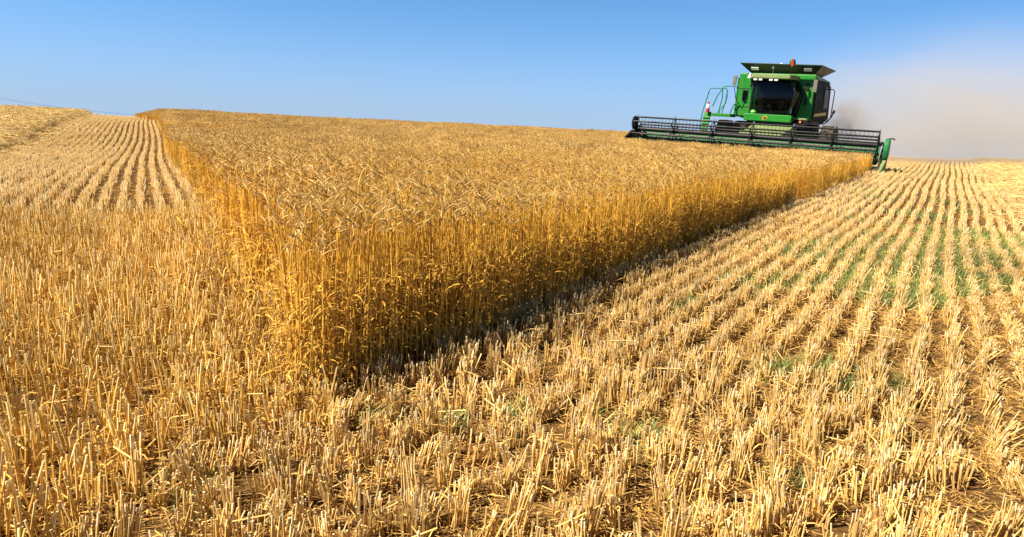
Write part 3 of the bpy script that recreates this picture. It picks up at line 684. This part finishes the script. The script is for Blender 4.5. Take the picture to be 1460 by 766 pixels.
MB().lathe([(.081, .2), (.081, .31), (.06, .36), (.03, .39)], (-3.14, 4.28, 1.90), 'z', 16).build('neck', WHITE, ex, True)
MB().lathe([(.03, .39), (.05, .41), (.05, .48), (0, .5)], (-3.14, 4.28, 1.90), 'z', 12).build('valve', RED, ex, True)
# mirrors
ma = MB().tube([(-1.93, 4.9, 2.35), (-2.02, 4.6, 2.6), (-2.10, 4.4, 3.12), (-1.95, 4.4, 3.14)], .016, 8).build('mirror_arm', BLACK, CH)
MB().prism([(-2.20, 3.18), (-2.04, 3.18), (-2.01, 3.60), (-2.17, 3.60)], 'y', 4.36, 4.44, .02).build('mirror', MIRR, ma)
ma = MB().tube([(1.2, 4.93, 3.45), (1.38, 4.5, 3.55), (1.38, 4.3, 3.4)], .016, 8).build('mirror_arm', BLACK, CH)
MB().prism([(1.26, 2.98), (1.42, 2.98), (1.42, 3.50), (1.26, 3.50)], 'y', 4.25, 4.33, .02).build('mirror', MIRR, ma)
# right-hand loops and the angled pipe
MB().tube([(1.3, 7.6, 3.28), (1.62, 7.6, 3.28), (1.68, 7.6, 3.2), (1.68, 7.6, 2.0), (1.5, 7.6, 1.82)], .022, 8).build('side_rail', GREY, CH, True)
MB().tube([(1.28, 7.0, 1.72), (1.50, 7.0, 1.70), (1.62, 7.0, 1.80), (1.80, 7.0, 2.05), (1.84, 7.0, 2.2)], .028, 8).build('side_pipe', GREY, CH, True)
MB().tube([(1.84, 7.0, 2.18), (1.87, 7.0, 2.34)], .05, 10).build('pipe_end', BLACK, CH)

# ---- wheels
def wheel(name, x, y, R, w, tread):
    b = MB(); h = w / 2
    b.lathe([(R * .55, -h * .8), (R * .80, -h), (R * .95, -h * .92), (R, -h * .6), (R, h * .6), (R * .95, h * .92), (R * .80, h), (R * .55, h * .8)], (x, y, R), 'x', 40)
    n = tread
    for k in range(n):
        for sgn in (-1, 1):
            a = 6.28318 * (k + (.5 if sgn > 0 else 0)) / n
            def P(da, r, xo): return (x + xo, y + r * math.cos(a + da), R + r * math.sin(a + da))
            b.hexa([P(-.03, R * .98, sgn * .01), P(.03, R * .98, sgn * .01), P(.13, R * .96, sgn * h * .97), P(.07, R * .96, sgn * h * .97),
                    P(-.03, R * 1.045, sgn * .01), P(.03, R * 1.045, sgn * .01), P(.13, R * 1.03, sgn * h * .97), P(.07, R * 1.03, sgn * h * .97)])
    o = b.build(name, RUBBER, CH, True)
    rim = MB().lathe([(0.12, -h * .85), (.14, -h * .5), (R * .42, -h * .35), (R * .5, -h * .82), (R * .56, -h * .84), (R * .56, h * .84), (R * .5, h * .82), (R * .42, h * .3), (.12, h * .5)], (x, y, R), 'x', 32).build('rim', YELLOW, o, True)
    return o
for xx in (-2.63, -1.85, 1.16, 1.98): wheel('front_wheel', xx, 5.7, .80, .62, 22)
for xx in (-1.5, .85): wheel('rear_wheel', xx, 9.2, .60, .5, 18)
MB().tube([(-2.6, 5.7, .8), (2.0, 5.7, .8)], .14, 12).build('axle', BLACK, CH)

# ---- feeder house
fh = MB().hexa([(-.92, 1.55, .35), (.80, 1.55, .35), (.80, 4.6, 1.0), (-.92, 4.6, 1.0), (-.92, 1.55, 1.15), (.80, 1.55, 1.15), (.80, 4.6, 1.62), (-.92, 4.6, 1.62)], .03).build('feeder_house', PGREEN, CH)
MB().box(-.97, -.925, 2.0, 2.6, .7, 1.35, .01).build('chain_guard', GREEN, fh)

# ---- header
hd = link(bpy.data.objects.new('grain_header', None), CH)
XL, XR = -5.08, 4.42
MB().prism([(1.02, .30), (1.50, .38), (1.52, .98), (1.46, 1.0), (1.40, .50), (1.02, .36)], 'x', XL, XR, .008).build('back_sheet', HGREEN, hd)
MB().prism([(0.18, .12), (1.45, .16), (1.45, .22), (0.18, .17)], 'x', XL, XR).build('header_floor', DGREEN, hd)
MB().prism([(1.44, 1.003), (1.56, 1.003), (1.56, 1.12), (1.44, 1.12)], 'x', XL, XR, .01).build('top_beam', BLACK, hd)
b = MB(); b.tube([(XL + .05, 1.05, .50), (XR - .05, 1.05, .50)], .21, 20)
nseg = 260
for sgn, x0, x1 in ((1, XL + .08, -.5), (-1, XR - .08, .35)):
    prev = None
    for k in range(nseg + 1):
        f = k / nseg; xx = x0 + (x1 - x0) * f; a = f * 8 * 6.28318 * sgn
        p0 = b.bm.verts.new((xx, 1.05 + .20 * math.cos(a), .50 + .20 * math.sin(a))); p1 = b.bm.verts.new((xx, 1.05 + .31 * math.cos(a), .50 + .31 * math.sin(a)))
        if prev: b.bm.faces.new((prev[0], prev[1], p1, p0))
        prev = (p0, p1)
b.build('auger', HGREEN, hd, True)
b = MB(); b.box(XL, XR, .10, .20, .115, .145)
for k in range(int((XR - XL) / .0762)):
    xx = XL + .04 + k * .0762; b.hexa([(xx - .015, -.02, .11), (xx + .015, -.02, .11), (xx + .02, .1, .11), (xx - .02, .1, .11), (xx - .006, -.02, .13), (xx + .006, -.02, .13), (xx + .012, .1, .15), (xx - .012, .1, .15)])
b.build('cutter_bar', BLACK, hd)
AX, AZ, RR = .55, 1.02, .50
MB().tube([(XL + .02, AX, AZ), (XR - .02, AX, AZ)], .095, 14).build('reel_shaft', BLACK, hd, True)
MB().tube([(XL + .02, AX + .42, AZ - .16), (XR - .02, AX + .42, AZ - .16)], .03, 10).build('reel_brace', MIRR, hd, True)
angs = [R_(82 + 60 * k) for k in range(6)]
for a in angs:
    yb, zb = AX + RR * math.cos(a), AZ + RR * math.sin(a)
    b = MB(); b.tube([(XL + .03, yb, zb), (XR - .03, yb, zb)], .036, 10)
    k = XL + .1
    while k < XR - .05:
        b.box(k - .006, k + .006, yb - .008, yb + .004, zb - .24, zb - .02); k += .15
    b.build('reel_bat', BLACK, hd)
for xx in (XL + .03, -3.37, -1.72, -.14, 1.38, 2.84, XR - .03):
    b = MB()
    for i in range(6):
        a, a2 = angs[i], angs[(i + 1) % 6]; p = (xx, AX + RR * math.cos(a), AZ + RR * math.sin(a)); q = (xx, AX + RR * math.cos(a2), AZ + RR * math.sin(a2))
        b.tube([(xx, AX, AZ), p], .022, 6); b.tube([p, q], .014, 6)
    b.build('reel_spider', BLACK, hd)
    MB().lathe([(0, -.02), (.14, -.02), (.14, .02), (0, .02)], (xx, AX, AZ), 'x', 18).build('hub_plate', BLACK, hd)
    MB().box(xx - .02, xx + .02, AX + RR * math.cos(angs[0]) - .03, AX + RR * math.cos(angs[0]) + .03, AZ + RR + .0, AZ + RR + .09).build('bat_clip', STEEL, hd)
for xx in (XL - .06, XR + .06):
    MB().tube([(xx, 1.5, 1.08), (xx, .9, 1.12), (xx, AX - .05, AZ + .02)], .05, 8).build('reel_arm', BLACK, hd)
# end plates and crop dividers
MB().prism([(1.55, .25), (1.55, 1.05), (1.0, 1.05), (.55, .75), (.2, .35), (.15, .12), (1.4, .12)], 'x', XL - .15, XL - .10, .01).build('end_plate', BLACK, hd)
MB().lathe([(.10, -.05), (.27, -.05), (.30, 0), (.27, .05), (.10, .05)], (XL - .05, .55, 1.26), 'x', 22).build('drive_guard', BLACK, hd, True)
MB().hexa([(XL - .30, -.45, .35), (XL - .22, -.45, .35), (XL - .08, .6, .3), (XL - .22, .6, .3), (XL - .28, -.42, .45), (XL - .24, -.42, .45), (XL - .08, .6, .95), (XL - .22, .6, .95)], .01).build('crop_divider', BLACK, hd, label='black crop divider')
MB().prism([(1.55, .25), (1.55, 1.05), (1.0, 1.05), (.55, .75), (.2, .35), (.15, .12), (1.4, .12)], 'x', XR + .10, XR + .15, .01).build('end_plate', BLACK, hd)
dv = MB().prism([(.30, .55), (.22, .85), (.24, 1.08), (.36, 1.24), (.55, 1.30), (.80, 1.24), (.95, 1.05), (.98, .75), (.85, .55)], 'x', XR + .19, XR + .36, .05).build('end_shield', plain('shield_green_paint', (0.006, 0.17, 0.05), 0.45, 0, 0.3, 0.15, 0.05), hd, True)
MB().hexa([(XR + .20, -.60, .03), (XR + .27, -.60, .03), (XR + .36, .5, .06), (XR + .18, .5, .06), (XR + .20, -.57, .10), (XR + .26, -.57, .10), (XR + .36, .55, .60), (XR + .20, .55, .60)], .015).build('crop_divider', PGREEN, hd, label='pale green crop divider')
MB().hexa([(XR + .12, -.1, .06), (XR + .18, -.1, .06), (XR + .18, 1.2, .1), (XR + .12, 1.2, .1), (XR + .12, .1, .5), (XR + .18, .1, .5), (XR + .18, 1.2, .95), (XR + .12, 1.2, .95)]).build('inner_shield', BLACK, hd)
MB().tube([(XR + .28, .55, 1.28), (XR + .42, .5, 1.30), (XR + .50, .48, 1.27)], .025, 8).build('marker_arm', BLACK, hd)
for k, (zz, yy) in enumerate(((.95, .5), (.72, .4), (.5, .35))):
    MB().lathe([(.03, -.05), (.09, -.05), (.09, .0), (.03, .0)], (XR + .19, yy, zz), 'x', 14).build('pulley', STEEL if k == 0 else BLACK, hd, True)

# ------------------------------------------------------------------ power line far off on the left
def pole(x, y, h, label):
    p = link(bpy.data.objects.new('utility_pole', None)); z = float(terrain(x, y)); p.location = (x, y, z)
    MB().tube([(0, 0, -1), (0, 0, h)], [.16, .11], 10).build('post', plain('weathered_wood', (.16, .12, .09), .9, 0, .2, .3), p)
    MB().box(-1.1, 1.1, -.06, .06, h - .75, h - .60).build('crossarm', plain('weathered_arm', (.18, .14, .10), .9), p)
    for xx in (-1.0, 1.0): MB().lathe([(.05, 0), (.06, .05), (.03, .14), (0, .15)], (xx, 0, h - .60), 'z', 10).build('insulator', WHITE, p)
    return tag(p, label, 'utility pole')

PA = (-124.0, 138.0); PB = (-119.0, 223.0)
pole(*PA, 13.0, 'wooden utility pole at the near end of the power line on the left')
pole(*PB, 10.3, 'wooden utility pole beyond the hill at the far end of the power line')
for k, off in enumerate((-1.0, 1.0)):
    a = Vector((PA[0] + off, PA[1], float(terrain(*PA)) + 12.55)); c = Vector((PB[0] + off, PB[1], float(terrain(*PB)) + 9.85))
    pts = []
    for i in range(17):
        f = i / 16; p = a.lerp(c, f); p.z -= 4 * f * (1 - f) * 1.2; pts.append(p)
    tag(MB().tube(pts, .014, 5).build('power_cable', BLACK, None), ('thin overhead cable nearer the left edge of the field' if k == 0 else 'thin overhead cable nearer the wheat') , 'cable', 'overhead power cables')
# ------------------------------------------------------------------ dust thrown up behind the harvester
def dust(name, loc, dims, rz, dens, col, label, seed, nscale):
    b = MB(); bmesh.ops.create_icosphere(b.bm, subdivisions=3, radius=1.0)
    m = bpy.data.materials.new(name + '_air'); m.use_nodes = True; t = m.node_tree; t.nodes.clear()
    o_ = t.nodes.new('ShaderNodeOutputMaterial'); pv = t.nodes.new('ShaderNodeVolumePrincipled'); pv.inputs['Color'].default_value = (*col, 1); pv.inputs['Anisotropy'].default_value = 0.0
    tcn = t.nodes.new('ShaderNodeTexCoord'); ln = t.nodes.new('ShaderNodeVectorMath'); ln.operation = 'LENGTH'; t.links.new(tcn.outputs['Object'], ln.inputs[0])
    mr = t.nodes.new('ShaderNodeMapRange'); mr.interpolation_type = 'SMOOTHSTEP'; mr.inputs['From Min'].default_value = 1.0; mr.inputs['From Max'].default_value = 0.1
    t.links.new(ln.outputs['Value'], mr.inputs['Value'])
    n = t.nodes.new('ShaderNodeTexNoise'); n.inputs['Scale'].default_value = nscale; n.inputs['Detail'].default_value = 5; n.inputs['Distortion'].default_value = 0.6
    ad = t.nodes.new('ShaderNodeVectorMath'); ad.operation = 'ADD'; ad.inputs[1].default_value = (seed, seed * 2, 0); t.links.new(tcn.outputs['Object'], ad.inputs[0]); t.links.new(ad.outputs[0], n.inputs['Vector'])
    m2 = t.nodes.new('ShaderNodeMapRange'); m2.inputs['From Min'].default_value = .3; m2.inputs['From Max'].default_value = .75; m2.inputs['To Min'].default_value = .12; m2.inputs['To Max'].default_value = 1.9
    t.links.new(n.outputs['Fac'], m2.inputs['Value'])
    mu = t.nodes.new('ShaderNodeMath'); mu.operation = 'MULTIPLY'; t.links.new(mr.outputs[0], mu.inputs[0]); t.links.new(m2.outputs[0], mu.inputs[1])
    mu2 = t.nodes.new('ShaderNodeMath'); mu2.operation = 'MULTIPLY'; mu2.inputs[1].default_value = dens; t.links.new(mu.outputs[0], mu2.inputs[0])
    t.links.new(mu2.outputs[0], pv.inputs['Density']); t.links.new(pv.outputs[0], o_.inputs['Volume'])
    o = b.build(name, m, None); o.location = loc; o.scale = dims; o.rotation_euler = (0, 0, rz)
    return tag(o, label, 'dust', kind='stuff')
def mloc(xl, yl, z): p = MO + xl * nR + yl * dR; return (p[0], p[1], z)
dust('dust_cloud', mloc(8.5, 13.5, 1.2), (15.0, 6.0, 7.0), -TR, 0.21, (.86, .77, .67), 'brownish dust cloud drifting to the right behind the harvester', 3.1, 2.2)
dust('dust_puff', mloc(2.0, 10.5, 1.9), (1.7, 1.5, 1.5), -TR, 0.5, (.46, .36, .28), 'darker dust puff at the rear corner of the harvester', 5.7, 2.5)
